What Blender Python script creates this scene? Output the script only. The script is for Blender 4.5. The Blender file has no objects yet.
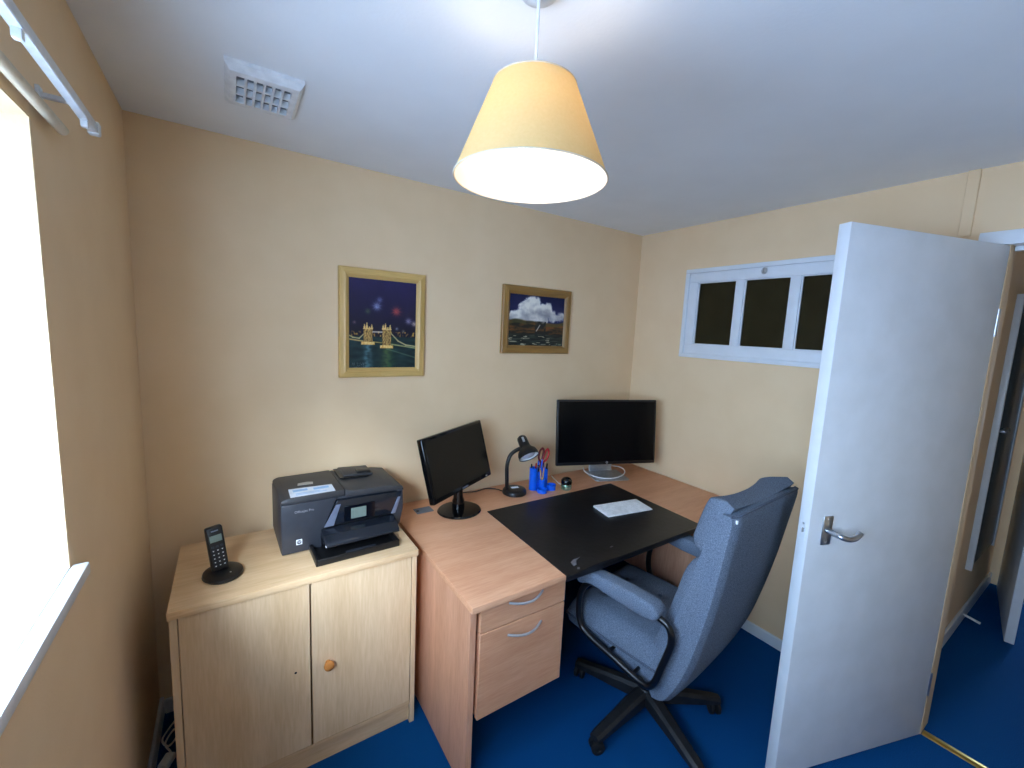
import bpy, bmesh, math, random
from mathutils import Vector, Matrix, noise
random.seed(7)
R = math.radians
scene = bpy.context.scene
COL = scene.collection

# ------------------------------------------------------------------ camera
CAM = Vector((0.2788, -2.0193, 1.5970)); YAW, PITCH, ROLL, FPX = 0.5887, 0.1254, 0.0462, 424.62
fw = Vector((math.sin(YAW)*math.cos(PITCH), math.cos(YAW)*math.cos(PITCH), -math.sin(PITCH)))
r0 = Vector((math.cos(YAW), -math.sin(YAW), 0)); u0 = r0.cross(fw)
rt = r0*math.cos(ROLL) + u0*math.sin(ROLL); up = rt.cross(fw)
cam = bpy.data.cameras.new('camera'); camo = bpy.data.objects.new('camera', cam); COL.objects.link(camo)
cam.sensor_fit = 'HORIZONTAL'; cam.sensor_width = 36; cam.lens = FPX/1024*36; cam.clip_start = .02
m = Matrix((rt, up, -fw)).transposed().to_4x4(); m.translation = CAM; camo.matrix_world = m
scene.camera = camo

# ------------------------------------------------------------------ light
SKY, GROUND, SKY_STRENGTH = (.46, .68, 1.0), (.31, .47, .74), 26.0      # even veil of cloud over pale ground
SUN_COLOR, SUN_STRENGTH, SUN_DIR = (.72, .85, 1.0), 8.0, (1, 1.9, -1.15)   # veiled sun, a soft glow behind cloud
BULB_EMISSION = 40.0
w = bpy.data.worlds.new('overcast_sky'); scene.world = w; w.use_nodes = True
nt = w.node_tree; nt.nodes.clear()
tc = nt.nodes.new('ShaderNodeTexCoord'); sp = nt.nodes.new('ShaderNodeSeparateXYZ')
mr = nt.nodes.new('ShaderNodeMapRange'); mr.inputs['From Min'].default_value = -.03; mr.inputs['From Max'].default_value = .03
grd = nt.nodes.new('ShaderNodeMapRange'); grd.inputs['From Min'].default_value = 0; grd.inputs['From Max'].default_value = 1
grd.inputs['To Min'].default_value = .85; grd.inputs['To Max'].default_value = 1
sk = nt.nodes.new('ShaderNodeVectorMath'); sk.operation = 'SCALE'; sk.inputs[0].default_value = SKY
mx = nt.nodes.new('ShaderNodeMix'); mx.data_type = 'RGBA'
gnd = nt.nodes.new('ShaderNodeMapRange'); gnd.inputs['From Min'].default_value = -.9; gnd.inputs['From Max'].default_value = 0
gnd.inputs['To Min'].default_value = .35; gnd.inputs['To Max'].default_value = 1.1
gk = nt.nodes.new('ShaderNodeVectorMath'); gk.operation = 'SCALE'; gk.inputs[0].default_value = GROUND
nt.links.new(sp.outputs['Z'], gnd.inputs['Value']); nt.links.new(gnd.outputs['Result'], gk.inputs['Scale']); nt.links.new(gk.outputs[0], mx.inputs['A'])
bg = nt.nodes.new('ShaderNodeBackground'); bg.inputs['Strength'].default_value = SKY_STRENGTH
wo = nt.nodes.new('ShaderNodeOutputWorld')
nt.links.new(tc.outputs['Generated'], sp.inputs[0]); nt.links.new(sp.outputs['Z'], mr.inputs['Value']); nt.links.new(sp.outputs['Z'], grd.inputs['Value'])
nt.links.new(grd.outputs['Result'], sk.inputs['Scale']); nt.links.new(sk.outputs[0], mx.inputs['B'])
nt.links.new(mr.outputs['Result'], mx.inputs['Factor']); nt.links.new(mx.outputs['Result'], bg.inputs['Color'])
nt.links.new(bg.outputs[0], wo.inputs[0])
sl = bpy.data.lights.new('hazy_sun', 'SUN'); sl.energy = SUN_STRENGTH; sl.color = SUN_COLOR; sl.angle = R(22)
so = bpy.data.objects.new('hazy_sun', sl); COL.objects.link(so); so.rotation_euler = Vector(SUN_DIR).to_track_quat('-Z', 'Y').to_euler()
def portal(loc, rot, sx, sy):
    l = bpy.data.lights.new('window_portal', 'AREA'); l.shape = 'RECTANGLE'; l.size = sx; l.size_y = sy
    l.cycles.is_portal = True
    o = bpy.data.objects.new('window_portal', l); o.location = loc; o.rotation_euler = rot; COL.objects.link(o)
portal((-.245, -1.6675, 1.51), (0, R(-90), 0), .84, 1.565)
portal((7.05, -2.0, 1.5), (0, R(90), 0), 1.2, .6)
vs = scene.view_settings
vs.view_transform = 'Standard'; vs.look = 'None'; vs.gamma = 1; vs.use_curve_mapping = False; vs.exposure = 0.0

# ------------------------------------------------------------------ materials
def lin(c):
    return tuple(((x/255)/12.92 if x/255 <= .04045 else ((x/255+.055)/1.055)**2.4) for x in c)
def base_mat(name, rough=.5, spec=.5):
    m = bpy.data.materials.new(name); m.use_nodes = True
    n = m.node_tree.nodes; b = n['Principled BSDF']
    b.inputs['Roughness'].default_value = rough; b.inputs['Specular IOR Level'].default_value = spec
    return m, m.node_tree, b
def noisy(name, c1, c2, scale=20, rough=.5, spec=.5, stretch=(1,1,1), bump=0, bscale=None, detail=4, metallic=0, lo=.35, hi=.65, coat=0):
    m, t, b = base_mat(name, rough, spec)
    L = t.links.new
    tc = t.nodes.new('ShaderNodeTexCoord'); mp = t.nodes.new('ShaderNodeMapping'); mp.inputs['Scale'].default_value = stretch
    nz = t.nodes.new('ShaderNodeTexNoise'); nz.inputs['Scale'].default_value = scale; nz.inputs['Detail'].default_value = detail
    rp = t.nodes.new('ShaderNodeValToRGB')
    rp.color_ramp.elements[0].position = lo; rp.color_ramp.elements[1].position = hi
    rp.color_ramp.elements[0].color = (*lin(c1), 1); rp.color_ramp.elements[1].color = (*lin(c2), 1)
    L(tc.outputs['Object'], mp.inputs[0]); L(mp.outputs[0], nz.inputs[0]); L(nz.outputs['Fac'], rp.inputs[0]); L(rp.outputs[0], b.inputs['Base Color'])
    b.inputs['Metallic'].default_value = metallic; b.inputs['Coat Weight'].default_value = coat
    if bump:
        n2 = t.nodes.new('ShaderNodeTexNoise'); n2.inputs['Scale'].default_value = bscale or scale; n2.inputs['Detail'].default_value = 3
        bp = t.nodes.new('ShaderNodeBump'); bp.inputs['Strength'].default_value = bump; bp.inputs['Distance'].default_value = .004
        L(tc.outputs['Object'], n2.inputs[0]); L(n2.outputs['Fac'], bp.inputs['Height']); L(bp.outputs[0], b.inputs['Normal'])
    return m
def plain(name, c, rough=.5, spec=.5, metallic=0, emit=0):
    d = tuple(max(0, int(x*.94)) for x in c)
    m = noisy(name, d, c, 35, rough, spec, metallic=metallic)
    if emit:
        b = m.node_tree.nodes['Principled BSDF']; b.inputs['Emission Color'].default_value = (*lin(c), 1); b.inputs['Emission Strength'].default_value = emit
    return m
def wood(name, light, dark, axis, rough=.42, scale=3.2, fine=26):
    m, t, b = base_mat(name, rough, .45); L = t.links.new
    tc = t.nodes.new('ShaderNodeTexCoord')
    def layer(s, k, det):
        mp = t.nodes.new('ShaderNodeMapping'); st = [s*k]*3; st[axis] = s*.55
        mp.inputs['Scale'].default_value = st
        nz = t.nodes.new('ShaderNodeTexNoise'); nz.inputs['Scale'].default_value = 1; nz.inputs['Detail'].default_value = det; nz.inputs['Distortion'].default_value = .3
        L(tc.outputs['Object'], mp.inputs[0]); L(mp.outputs[0], nz.inputs[0]); return nz
    a = layer(scale, 5, 5); c = layer(fine, 7, 3)
    mixn = t.nodes.new('ShaderNodeMath'); mixn.operation = 'MULTIPLY_ADD'; mixn.inputs[1].default_value = .45
    sc = t.nodes.new('ShaderNodeMath'); sc.operation = 'MULTIPLY'; sc.inputs[1].default_value = .6
    L(a.outputs['Fac'], sc.inputs[0]); L(c.outputs['Fac'], mixn.inputs[0]); L(sc.outputs[0], mixn.inputs[2])
    rp = t.nodes.new('ShaderNodeValToRGB'); e = rp.color_ramp.elements
    e[0].position = .36; e[1].position = .68; e[0].color = (*lin(dark), 1); e[1].color = (*lin(light), 1)
    L(mixn.outputs[0], rp.inputs[0]); L(rp.outputs[0], b.inputs['Base Color'])
    return m
M = {}
M['wall'] = noisy('cream_wall_paint', (237,205,163), (240,209,168), 6, .75, .25, bump=.12, bscale=160)
M['ceiling'] = noisy('white_ceiling_paint', (238,239,240), (241,242,243), 5, .85, .2, bump=.1, bscale=120)
M['carpet'] = noisy('blue_carpet', (1,56,108), (8,90,154), 420, .95, .1, bump=.9, bscale=500, detail=2)
M['white_gloss'] = noisy('white_gloss_paint', (226,228,230), (231,233,236), 12, .32, .5, bump=.05, bscale=60)
M['door_paint'] = noisy('white_door_paint', (222,223,224), (228,229,231), 9, .42, .45, bump=.06, bscale=50)
M['upvc'] = plain('white_plastic', (236,238,240), .3)
M['cream_rod'] = plain('cream_painted_rod', (214,196,168), .5)
M['desk_x'] = wood('beech_desk_top', (230,172,132), (212,146,106), 0)
M['desk_z'] = wood('beech_desk_panel', (230,172,136), (206,144,108), 2)
M['oak_x'] = wood('light_oak_top', (234,200,158), (214,176,130), 0)
M['oak_z'] = wood('light_oak_panel', (234,204,166), (216,182,140), 2)
M['oak_edge'] = wood('light_oak_edge', (222,184,136), (206,166,118), 2)
M['knob'] = plain('varnished_orange_wood', (204,132,66), .25)
M['black'] = plain('black_plastic', (16,16,18), .38)
M['black_gloss'] = plain('gloss_black_plastic', (9,9,11), .12, .5)
M['screen'] = plain('dark_lcd_panel', (5,5,7), .2, .32)
M['printer'] = plain('charcoal_printer_plastic', (50,54,62), .42)
M['printer_top'] = plain('grey_printer_lid', (56,56,58), .5)
M['printer_gloss'] = plain('gloss_navy_printer_panel', (24,28,36), .16, .6)
M['printer_metal'] = plain('grey_blue_printer_chamfer', (118,126,146), .35, metallic=.3)
M['lcd'] = plain('grey_green_display', (112,126,118), .3)
M['mat'] = noisy('black_vinyl_mat', (12,12,15), (20,20,24), 9, .36, .4, bump=.15, bscale=40)
M['mat_worn'] = plain('worn_grey_vinyl', (110,108,112), .6)
M['steel'] = plain('brushed_steel', (196,198,202), .3, metallic=1)
M['handle'] = plain('satin_nickel_handle', (206,208,212), .35, metallic=.55)
M['alu'] = noisy('silver_aluminium', (186,190,194), (200,203,206), 60, .38, metallic=.85)
M['brass'] = plain('brass_strip', (226,196,110), .28, metallic=1)
M['white'] = plain('matte_white_plastic', (246,246,246), .45)
M['keys'] = plain('white_keycaps', (246,246,246), .5)
M['blue'] = plain('bright_blue_plastic', (14,104,238), .32)
M['red'] = plain('red_plastic', (196,26,34), .35)
M['navy_pen'] = plain('dark_blue_pen', (24,38,96), .35)
M['pencil'] = plain('pale_wood_pencil', (214,170,104), .5)
M['fabric'] = noisy('grey_blue_chair_fabric', (82,91,107), (124,136,152), 330, .95, .15, bump=.5, bscale=420, detail=2, lo=.3, hi=.7)
M['fabric_dark'] = noisy('grey_blue_seam', (66,74,88), (96,106,122), 330, .95, .15)
M['tube'] = plain('black_enamel_tube', (14,14,16), .28)
M['base_plastic'] = noisy('scuffed_black_nylon', (20,20,22), (34,34,36), 30, .5)
M['pine'] = wood('golden_pine_frame', (222,182,112), (200,158,86), 2, .4, 5, 30)
M['pine_x'] = wood('golden_pine_frame_rail', (222,182,112), (200,158,86), 0, .4, 5, 30)
M['oakf'] = wood('brown_oak_frame', (168,126,66), (140,100,48), 2, .4, 5, 30)
M['oakf_x'] = wood('brown_oak_frame_rail', (168,126,66), (140,100,48), 0, .4, 5, 30)
M['dark'] = plain('dark_void', (26,24,22), .8)
M['vent_in'] = plain('grey_vent_backing', (120,124,130), .8)  # even grey backing, darker than the white grille in front
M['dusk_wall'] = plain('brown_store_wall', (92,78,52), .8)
M['hall_panel'] = plain('grey_green_panel_glass', (70,80,80), .25)
M['paper'] = plain('white_paper', (226,232,240), .6)
M['rubber'] = plain('black_rubber', (18,18,18), .6)

def shade_mat(name, ca, cb, k):
    m, t, b = base_mat(name, .9, .1); L = t.links.new
    t.nodes.remove(b); out = t.nodes['Material Output']
    tc = t.nodes.new('ShaderNodeTexCoord'); nz = t.nodes.new('ShaderNodeTexNoise'); nz.inputs['Scale'].default_value = 180
    rp = t.nodes.new('ShaderNodeValToRGB'); rp.color_ramp.elements[0].color = (*lin(ca), 1); rp.color_ramp.elements[1].color = (*lin(cb), 1)
    L(tc.outputs['Object'], nz.inputs[0]); L(nz.outputs['Fac'], rp.inputs[0])
    d = t.nodes.new('ShaderNodeBsdfDiffuse'); tr = t.nodes.new('ShaderNodeBsdfTranslucent'); mxs = t.nodes.new('ShaderNodeMixShader'); mxs.inputs[0].default_value = k
    L(rp.outputs[0], d.inputs[0]); L(rp.outputs[0], tr.inputs[0]); L(d.outputs[0], mxs.inputs[1]); L(tr.outputs[0], mxs.inputs[2]); L(mxs.outputs[0], out.inputs[0])
    return m
M['shade'] = shade_mat('cream_lampshade_fabric', (222,188,128), (230,198,142), .25)
M['lining'] = shade_mat('white_shade_lining', (240,236,226), (246,242,234), .34)
def clear_glass(name):
    m, t, b = base_mat(name); t.nodes.remove(b); out = t.nodes['Material Output']; L = t.links.new
    tr = t.nodes.new('ShaderNodeBsdfTransparent'); gl = t.nodes.new('ShaderNodeBsdfGlossy'); gl.inputs['Roughness'].default_value = .02
    mxs = t.nodes.new('ShaderNodeMixShader'); mxs.inputs[0].default_value = .035; L(tr.outputs[0], mxs.inputs[1]); L(gl.outputs[0], mxs.inputs[2]); L(mxs.outputs[0], out.inputs[0])
    return m
M['glass'] = clear_glass('clear_window_glass')
def rippled_glass():
    m = noisy('rippled_obscure_glass', (92,80,52), (104,92,62), 14, .22, .5, bump=.7, bscale=70)
    b = m.node_tree.nodes['Principled BSDF']; b.inputs['Transmission Weight'].default_value = .75; b.inputs['IOR'].default_value = 1.15
    return m
M['ripple'] = rippled_glass()
def bulb_mat():
    m = plain('warm_lit_bulb', (255,232,190), .4)
    b = m.node_tree.nodes['Principled BSDF']; b.inputs['Emission Color'].default_value = (1, .86, .68, 1); b.inputs['Emission Strength'].default_value = BULB_EMISSION
    return m
M['bulb'] = bulb_mat()
def paint_mat():
    m, t, b = base_mat('painted_canvas', .45, .4)
    a = t.nodes.new('ShaderNodeVertexColor'); a.layer_name = 'paint'
    t.links.new(a.outputs['Color'], b.inputs['Base Color']); return m
M['canvas'] = paint_mat()

# ------------------------------------------------------------------ builders
def obj(name, bm, mat, parent=None, smooth=40, label=None, loc=None, rot=None):
    me = bpy.data.meshes.new(name)
    bmesh.ops.recalc_face_normals(bm, faces=bm.faces)
    bm.to_mesh(me); bm.free()
    if smooth:
        me.shade_smooth(); me.set_sharp_from_angle(angle=R(smooth))
    me.materials.append(M[mat] if isinstance(mat, str) else mat)
    o = bpy.data.objects.new(name, me); COL.objects.link(o)
    if parent is not None: o.parent = parent
    if loc is not None: o.location = loc
    if rot is not None: o.rotation_euler = rot
    if label: o['label'] = label
    return o
def thing(name, label, cat, loc=(0,0,0), rz=0, group=None):
    o = bpy.data.objects.new(name, None); COL.objects.link(o)
    o.location = loc; o.rotation_euler = (0, 0, rz); o.empty_display_size = .05
    o['label'] = label; o['category'] = cat
    if group: o['group'] = group
    return o
def tag(o, label, cat, group=None):
    o['label'] = label; o['category'] = cat
    if group: o['group'] = group
    return o
def struct(o, label=None, cat=None):
    o['kind'] = 'structure'
    if label: o['label'] = label
    if cat: o['category'] = cat
    return o
def add_box(bm, lo, hi, bev=0, seg=2):
    b2 = bmesh.new(); bmesh.ops.create_cube(b2, size=1)
    lo = Vector(lo); hi = Vector(hi); c = (lo+hi)/2; s = hi-lo
    for v in b2.verts: v.co = Vector((v.co.x*s.x+c.x, v.co.y*s.y+c.y, v.co.z*s.z+c.z))
    if bev: bmesh.ops.bevel(b2, geom=list(b2.edges), offset=bev, segments=seg, profile=.5, affect='EDGES')
    merge(bm, b2); return bm
def merge(bm, b2, mat=None):
    me = bpy.data.meshes.new('tmp'); b2.to_mesh(me); b2.free()
    if mat is not None: me.transform(mat)
    bm.from_mesh(me); bpy.data.meshes.remove(me)
def box(lo, hi, bev=0, seg=2): return add_box(bmesh.new(), lo, hi, bev, seg)
def boxes(lst, bev=0):
    bm = bmesh.new()
    for lo, hi in lst: add_box(bm, lo, hi, bev)
    return bm
def lathe(prof, seg=32, cap=True):
    bm = bmesh.new(); rings = []
    for r, z in prof:
        if r < 1e-5: rings.append([bm.verts.new((0,0,z))])
        else: rings.append([bm.verts.new((r*math.cos(2*math.pi*k/seg), r*math.sin(2*math.pi*k/seg), z)) for k in range(seg)])
    for a, b in zip(rings, rings[1:]):
        if len(a) == 1 and len(b) == 1: continue
        for k in range(seg):
            k2 = (k+1) % seg
            if len(a) == 1: bm.faces.new((a[0], b[k], b[k2]))
            elif len(b) == 1: bm.faces.new((a[k], a[k2], b[0]))
            else: bm.faces.new((a[k], a[k2], b[k2], b[k]))
    if cap:
        for rg in (rings[0], rings[-1]):
            if len(rg) > 1: bm.faces.new(rg)
    return bm
def catmull(pts, n=6, closed=False):
    P = [Vector(p) for p in pts]; out = []; N = len(P)
    rng = range(N) if closed else range(N-1)
    for i in rng:
        p0 = P[(i-1) % N] if closed or i > 0 else P[0]; p1 = P[i]; p2 = P[(i+1) % N]
        p3 = P[(i+2) % N] if closed or i+2 < N else P[-1]
        for k in range(n):
            t = k/n
            out.append(.5*((2*p1)+(p2-p0)*t+(2*p0-5*p1+4*p2-p3)*t*t+(3*p1-p0-3*p2+p3)*t**3))
    if not closed: out.append(P[-1])
    return out
def tube(pts, r, seg=10, smooth=0, closed=False, flat=1.0):
    P = catmull(pts, smooth, closed) if smooth else [Vector(p) for p in pts]
    N = len(P); bm = bmesh.new(); rings = []
    def tan(i):
        a = P[(i-1) % N] if closed or i > 0 else P[i]; b = P[(i+1) % N] if closed or i < N-1 else P[i]
        return (b-a).normalized()
    t0 = tan(0); nrm = t0.orthogonal().normalized()
    for i in range(N):
        t = tan(i); nrm = (nrm-t*nrm.dot(t)).normalized(); bn = t.cross(nrm)
        rr = r[i*(len(r)-1)//max(1, N-1)] if isinstance(r, (list, tuple)) else r
        rings.append([bm.verts.new(P[i]+nrm*math.cos(2*math.pi*k/seg)*rr*flat+bn*math.sin(2*math.pi*k/seg)*rr) for k in range(seg)])
    for i in range(N if closed else N-1):
        a, b = rings[i], rings[(i+1) % N]
        for k in range(seg): bm.faces.new((a[k], a[(k+1) % seg], b[(k+1) % seg], b[k]))
    if not closed: bm.faces.new(rings[0]); bm.faces.new(rings[-1])
    return bm
def prism(pts, lo, hi, axis='y', bev=0, seg=2):
    """outline pts (u,v) swept along axis. x: (u,v)=(y,z)  y: (x,z)  z: (x,y)"""
    bm = bmesh.new()
    def mk(u, v, t): return {'x': (t,u,v), 'y': (u,t,v), 'z': (u,v,t)}[axis]
    a = [bm.verts.new(mk(u,v,lo)) for u,v in pts]; b = [bm.verts.new(mk(u,v,hi)) for u,v in pts]
    n = len(pts); bm.faces.new(a); bm.faces.new(b)
    for k in range(n): bm.faces.new((a[k], a[(k+1)%n], b[(k+1)%n], b[k]))
    bmesh.ops.recalc_face_normals(bm, faces=bm.faces)
    if bev: bmesh.ops.bevel(bm, geom=list(bm.edges), offset=bev, segments=seg, profile=.5, affect='EDGES')
    return bm
def xf(bm, mat):
    bmesh.ops.transform(bm, matrix=mat, verts=bm.verts); return bm
def T(x, y, z): return Matrix.Translation((x, y, z))
def RZ(a): return Matrix.Rotation(a, 4, 'Z')
def RX(a): return Matrix.Rotation(a, 4, 'X')
def RY(a): return Matrix.Rotation(a, 4, 'Y')
def text_obj(name, s, size, mat, parent, loc, rot):
    cu = bpy.data.curves.new(name, 'FONT'); cu.body = s; cu.size = size; cu.extrude = .0004
    tmp = bpy.data.objects.new('tmp_text', cu); COL.objects.link(tmp)
    dg = bpy.context.evaluated_depsgraph_get(); me = bpy.data.meshes.new_from_object(tmp.evaluated_get(dg))
    bpy.data.objects.remove(tmp); bpy.data.curves.remove(cu)
    me.materials.clear(); me.materials.append(M[mat] if isinstance(mat, str) else mat); me.name = name
    o = bpy.data.objects.new(name, me); COL.objects.link(o); o.parent = parent; o.location = loc; o.rotation_euler = rot
    return o

# ------------------------------------------------------------------ the room
W, H = 2.6345, 2.2724
YF = -3.30                      # wall behind the camera
WY0, WY1, WZ0, WZ1 = -2.45, -.885, 1.072, 1.93          # window opening in the left wall
IY0, IY1, IZ0, IZ1 = -1.326, -.375, 1.484, 2.012       # small window in the right wall
YH = -1.6836                                            # hinge line of the room door
DO0, DO1, DOZ = -2.476, -1.655, 2.012                   # doorway
HY = -1.575; HX = 4.66; HR = -2.62                      # hall wall, hall end, other hall wall

struct(obj('floor', box((-.24, YF-.1, -.05), (7.1, .1, 0)), 'carpet'), 'dark blue carpet covering the room and hall floor', 'floor')
struct(obj('ceiling', box((-.24, YF-.1, H), (7.1, .1, H+.05)), 'ceiling'), 'plain white ceiling with cool daylight', 'ceiling')
struct(obj('wall_back', box((-.24, 0, 0), (W+.1, .1, H)), 'wall'), 'cream wall with the two paintings', 'wall')
struct(obj('wall_left', boxes([((-.24, YF, 0), (0, 0, WZ0)), ((-.24, YF, WZ1), (0, 0, H)), ((-.24, WY1, WZ0), (0, 0, WZ1)), ((-.24, YF, WZ0), (0, WY0, WZ1))]), 'wall', smooth=0),
       'cream wall around the deep window opening', 'wall')
struct(obj('wall_front', box((-.24, YF-.1, 0), (W+.1, YF, H)), 'wall'), 'cream wall behind the viewer', 'wall')
struct(obj('wall_right', boxes([((W, IY1, 0), (W+.1, 0, H)), ((W, IY0, 0), (W+.1, IY1, IZ0)), ((W, IY0, IZ1), (W+.1, IY1, H)),
       ((W, DO1, 0), (W+.1, IY0, H)), ((W, DO0, DOZ), (W+.1, DO1, H)), ((W, YF, 0), (W+.1, DO0, H))]), 'wall', smooth=0),
       'cream wall with the small inner window and the doorway', 'wall')
# hall and the rooms beyond
struct(obj('wall_hall_left', box((W+.1, HY, 0), (HX, HY+.1, H)), 'wall'), 'dim cream hall wall past the open door', 'wall')
struct(obj('wall_hall_right', box((W+.1, HR-.1, 0), (7.1, HR, H)), 'wall'), 'cream wall on the far side of the hall', 'wall')
struct(obj('wall_hall_end', boxes([((HX, HY-.06, 0), (HX+.1, .1, H)), ((HX, HR, 2.01), (HX+.1, HY-.06, H)), ((HX, HR, 0), (HX+.1, -2.45, H))]), 'wall', smooth=0), 'cream wall at the end of the hall', 'wall')
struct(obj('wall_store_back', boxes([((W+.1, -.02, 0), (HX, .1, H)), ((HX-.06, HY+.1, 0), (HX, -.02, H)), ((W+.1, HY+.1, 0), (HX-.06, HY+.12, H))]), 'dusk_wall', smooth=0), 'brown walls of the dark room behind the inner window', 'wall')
struct(obj('wall_far_room', boxes([((HX+.1, -1.0, 0), (7.1, -.9, H)), ((7, HR, 0), (7.1, -1, .9)), ((7, HR, 2.1), (7.1, -1, H)), ((7, -1.7, .9), (7.1, -1, 2.1)), ((7, HR, .9), (7.1, -2.3, 2.1))]), 'wall', smooth=0), 'cream walls of the room past the hall', 'wall')  # unseen room added; its far opening is sized to give the hall dim daylight

def skirting(name, lo, hi, label):
    bm = box(lo, hi, .004, 1)
    return struct(obj(name, bm, 'white_gloss'), label, 'skirting')
skirting('baseboard_back', (.014, -.014, 0), (W-.014, 0, .062), 'white skirting board along the wall with the paintings')
skirting('baseboard_left', (0, YF, 0), (.014, -.0, .075), 'white skirting board under the window wall')
skirting('baseboard_right', (W-.014, DO1+.06, 0), (W, -.014, .062), 'white skirting board behind the desk chair')
skirting('baseboard_hall', (W+.12, HY-.014, 0), (HX, HY, .08), 'white skirting board along the hall wall')

# ---- window in the left wall (frame outside the view, sill and reveal in it)
win = struct(thing('window_1', 'white framed window in the deep opening beside the viewer', 'window', (-.2, (WY0+WY1)/2, WZ0)))
hw = (WY1-WY0)/2; hh = WZ1-WZ0
obj('window_frame', boxes([((-.035, -hw, 0), (.03, hw, .055)), ((-.035, -hw, hh-.055), (.03, hw, hh)), ((-.035, -hw, .055), (.03, -hw+.055, hh-.055)),
    ((-.035, hw-.055, .055), (.03, hw, hh-.055)), ((-.035, .31, .055), (.03, .37, hh-.055))], .004), 'upvc', win)
for a, b in ((-hw+.055, .31), (.37, hw-.055)):
    obj('window_pane', box((-.006, a, .055), (.002, b, hh-.055)), 'glass', win)
obj('window_handle', boxes([((.03, .35, .34), (.04, .375, .44)), ((.04, .36, .36), (.055, .47, .38))], .003), 'upvc', win)
bm = box((-.165, WY0+.002, WZ0), (0, WY1-.002, WZ0+.018), .002, 1); add_box(bm, (0, WY0-.05, WZ0-.008), (.026, WY1+.012, WZ0+.018), .004, 2)
struct(obj('window_sill', bm, 'white_gloss'), 'white gloss sill board of the bright window', 'window sill')
bm = boxes([((-.165, WY1-.004, WZ0+.018), (-.0005, WY1, WZ1)), ((-.165, WY0, WZ0+.018), (-.0005, WY0+.004, WZ1)), ((-.165, WY0+.004, WZ1-.004), (-.0005, WY1-.004, WZ1))])
struct(obj('trim_window_reveal', bm, 'wall', smooth=0), 'pale painted reveal lining the deep window opening', 'window reveal')

# ---- curtain track and rod
ct = thing('curtain_track', 'white curtain track on brackets above the window', 'curtain rail', (0, 0, 1.975))
obj('track', prism([(.046,-.008), (.062,-.008), (.062,.010), (.056,.014), (.050,.014), (.046,.010)], -2.7, -.735, 'y', .0015, 1), 'upvc', ct)
obj('end_stop', box((.044, -.738, -.011), (.064, -.718, .016), .004), 'upvc', ct)
for y in (-2.15, -1.65, -1.16, -.84):
    br = obj('bracket', boxes([((.0, y-.010, -.012), (.006, y+.010, .022)), ((.0, y-.006, .004), (.05, y+.006, .012))], .001), 'upvc', ct)
    obj('glider', box((.048, y+.03, -.022), (.060, y+.042, -.006), .003), 'upvc', ct)
rod = tag(obj('curtain_rod', tube([(.018, -.785, 1.945), (.018, -2.7, 1.945)], .0095, 14), 'cream_rod'), 'cream painted rod fixed close to the wall under the white track', 'rod')

# ---- internal window in the right wall
iw = struct(thing('window_2', 'small white inner window with three dark rippled panes', 'window', (W, (IY0+IY1)/2, IZ0)))
ih = IZ1-IZ0; iw2 = (IY1-IY0)/2
def ring(x0, x1, a, h0, h1, t): return [((x0, -a, h0), (x1, a, h0+t)), ((x0, -a, h1-t), (x1, a, h1)), ((x0, -a, h0+t), (x1, -a+t, h1-t)), ((x0, a-t, h0+t), (x1, a, h1-t))]
obj('outer_frame', boxes(ring(-.016, .09, iw2, 0, ih, .024), .003), 'white_gloss', iw)
g = .024; inner = iw2-g; st = .056
obj('sash', boxes(ring(-.006, .03, inner, g, ih-g, st), .004), 'white_gloss', iw)
span = 2*(inner-st); bar = .046; pw = (span-2*bar)/3
y0 = -(inner-st)
for k in range(3):
    a = y0+k*(pw+bar)
    obj('pane', box((.012, a-.004, g+st-.004), (.016, a+pw+.004, ih-g-st+.004)), 'ripple', iw)
    if k < 2: obj('glazing_bar', box((-.006, a+pw, g+st), (.03, a+pw+bar, ih-g-st), .004), 'white_gloss', iw)
    obj('glazing_bead', boxes(ring(.002, .012, pw/2, g+st, ih-g-st, .006), .001), 'white_gloss', iw, loc=(0, a+pw/2, 0))
la = obj('latch', box((-.014, .005, ih-g-.030), (-.006, .022, ih-g-.006), .002), 'steel', iw)
obj('latch_ring', tube([(-.016, .0135+.013*math.cos(t*.524), ih-g-.022+.016*math.sin(t*.524)) for t in range(12)], .0022, 8, 0, True), 'steel', la)

# ---- batten strip above the door
bt = obj('trim_batten', box((W-.012, -1.575, 2.03), (W, -1.540, H), .002, 1), 'wall')
struct(bt, 'vertical cream cover strip between door head and ceiling', 'trim')

# ---- doorway lining and architraves
fr = struct(thing('trim_door_frame', 'white gloss door frame around the open doorway', 'door frame', (W, 0, 0)))
obj('architrave_head', prism([(-.018,1.985),(-.018,2.022),(-.010,2.036),(0,2.036),(0,1.985)], DO0-.03, -1.600, 'y'), 'white_gloss', fr)
obj('architrave_leg', box((-.016, -1.668, 0), (0, -1.604, 1.985), .004), 'white_gloss', fr)
obj('architrave_leg', box((-.016, DO0-.03, 0), (0, DO0+.03, 1.985), .004), 'white_gloss', fr)
obj('lining_head', box((.001, DO0+.03, 1.985), (.105, DO1-.03, DOZ-.002), .002), 'white_gloss', fr)
obj('lining_jamb', box((.001, DO1-.028, 0), (.105, DO1, DOZ-.002), .002), 'wall', fr)
obj('lining_jamb', box((.001, DO0, 0), (.105, DO0+.028, DOZ-.002), .002), 'white_gloss', fr)
obj('door_stop', box((.05, DO0+.03, 1.97), (.075, DO1-.03, 1.985), .001), 'white_gloss', fr)
struct(obj('trim_threshold', prism([(-.019,0), (-.013,.005), (.013,.005), (.019,0)], DO0+.03, DO1-.03, 'y'), 'brass', loc=(W+.025, 0, .0005)), 'brass carpet strip across the doorway', 'threshold')

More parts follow.
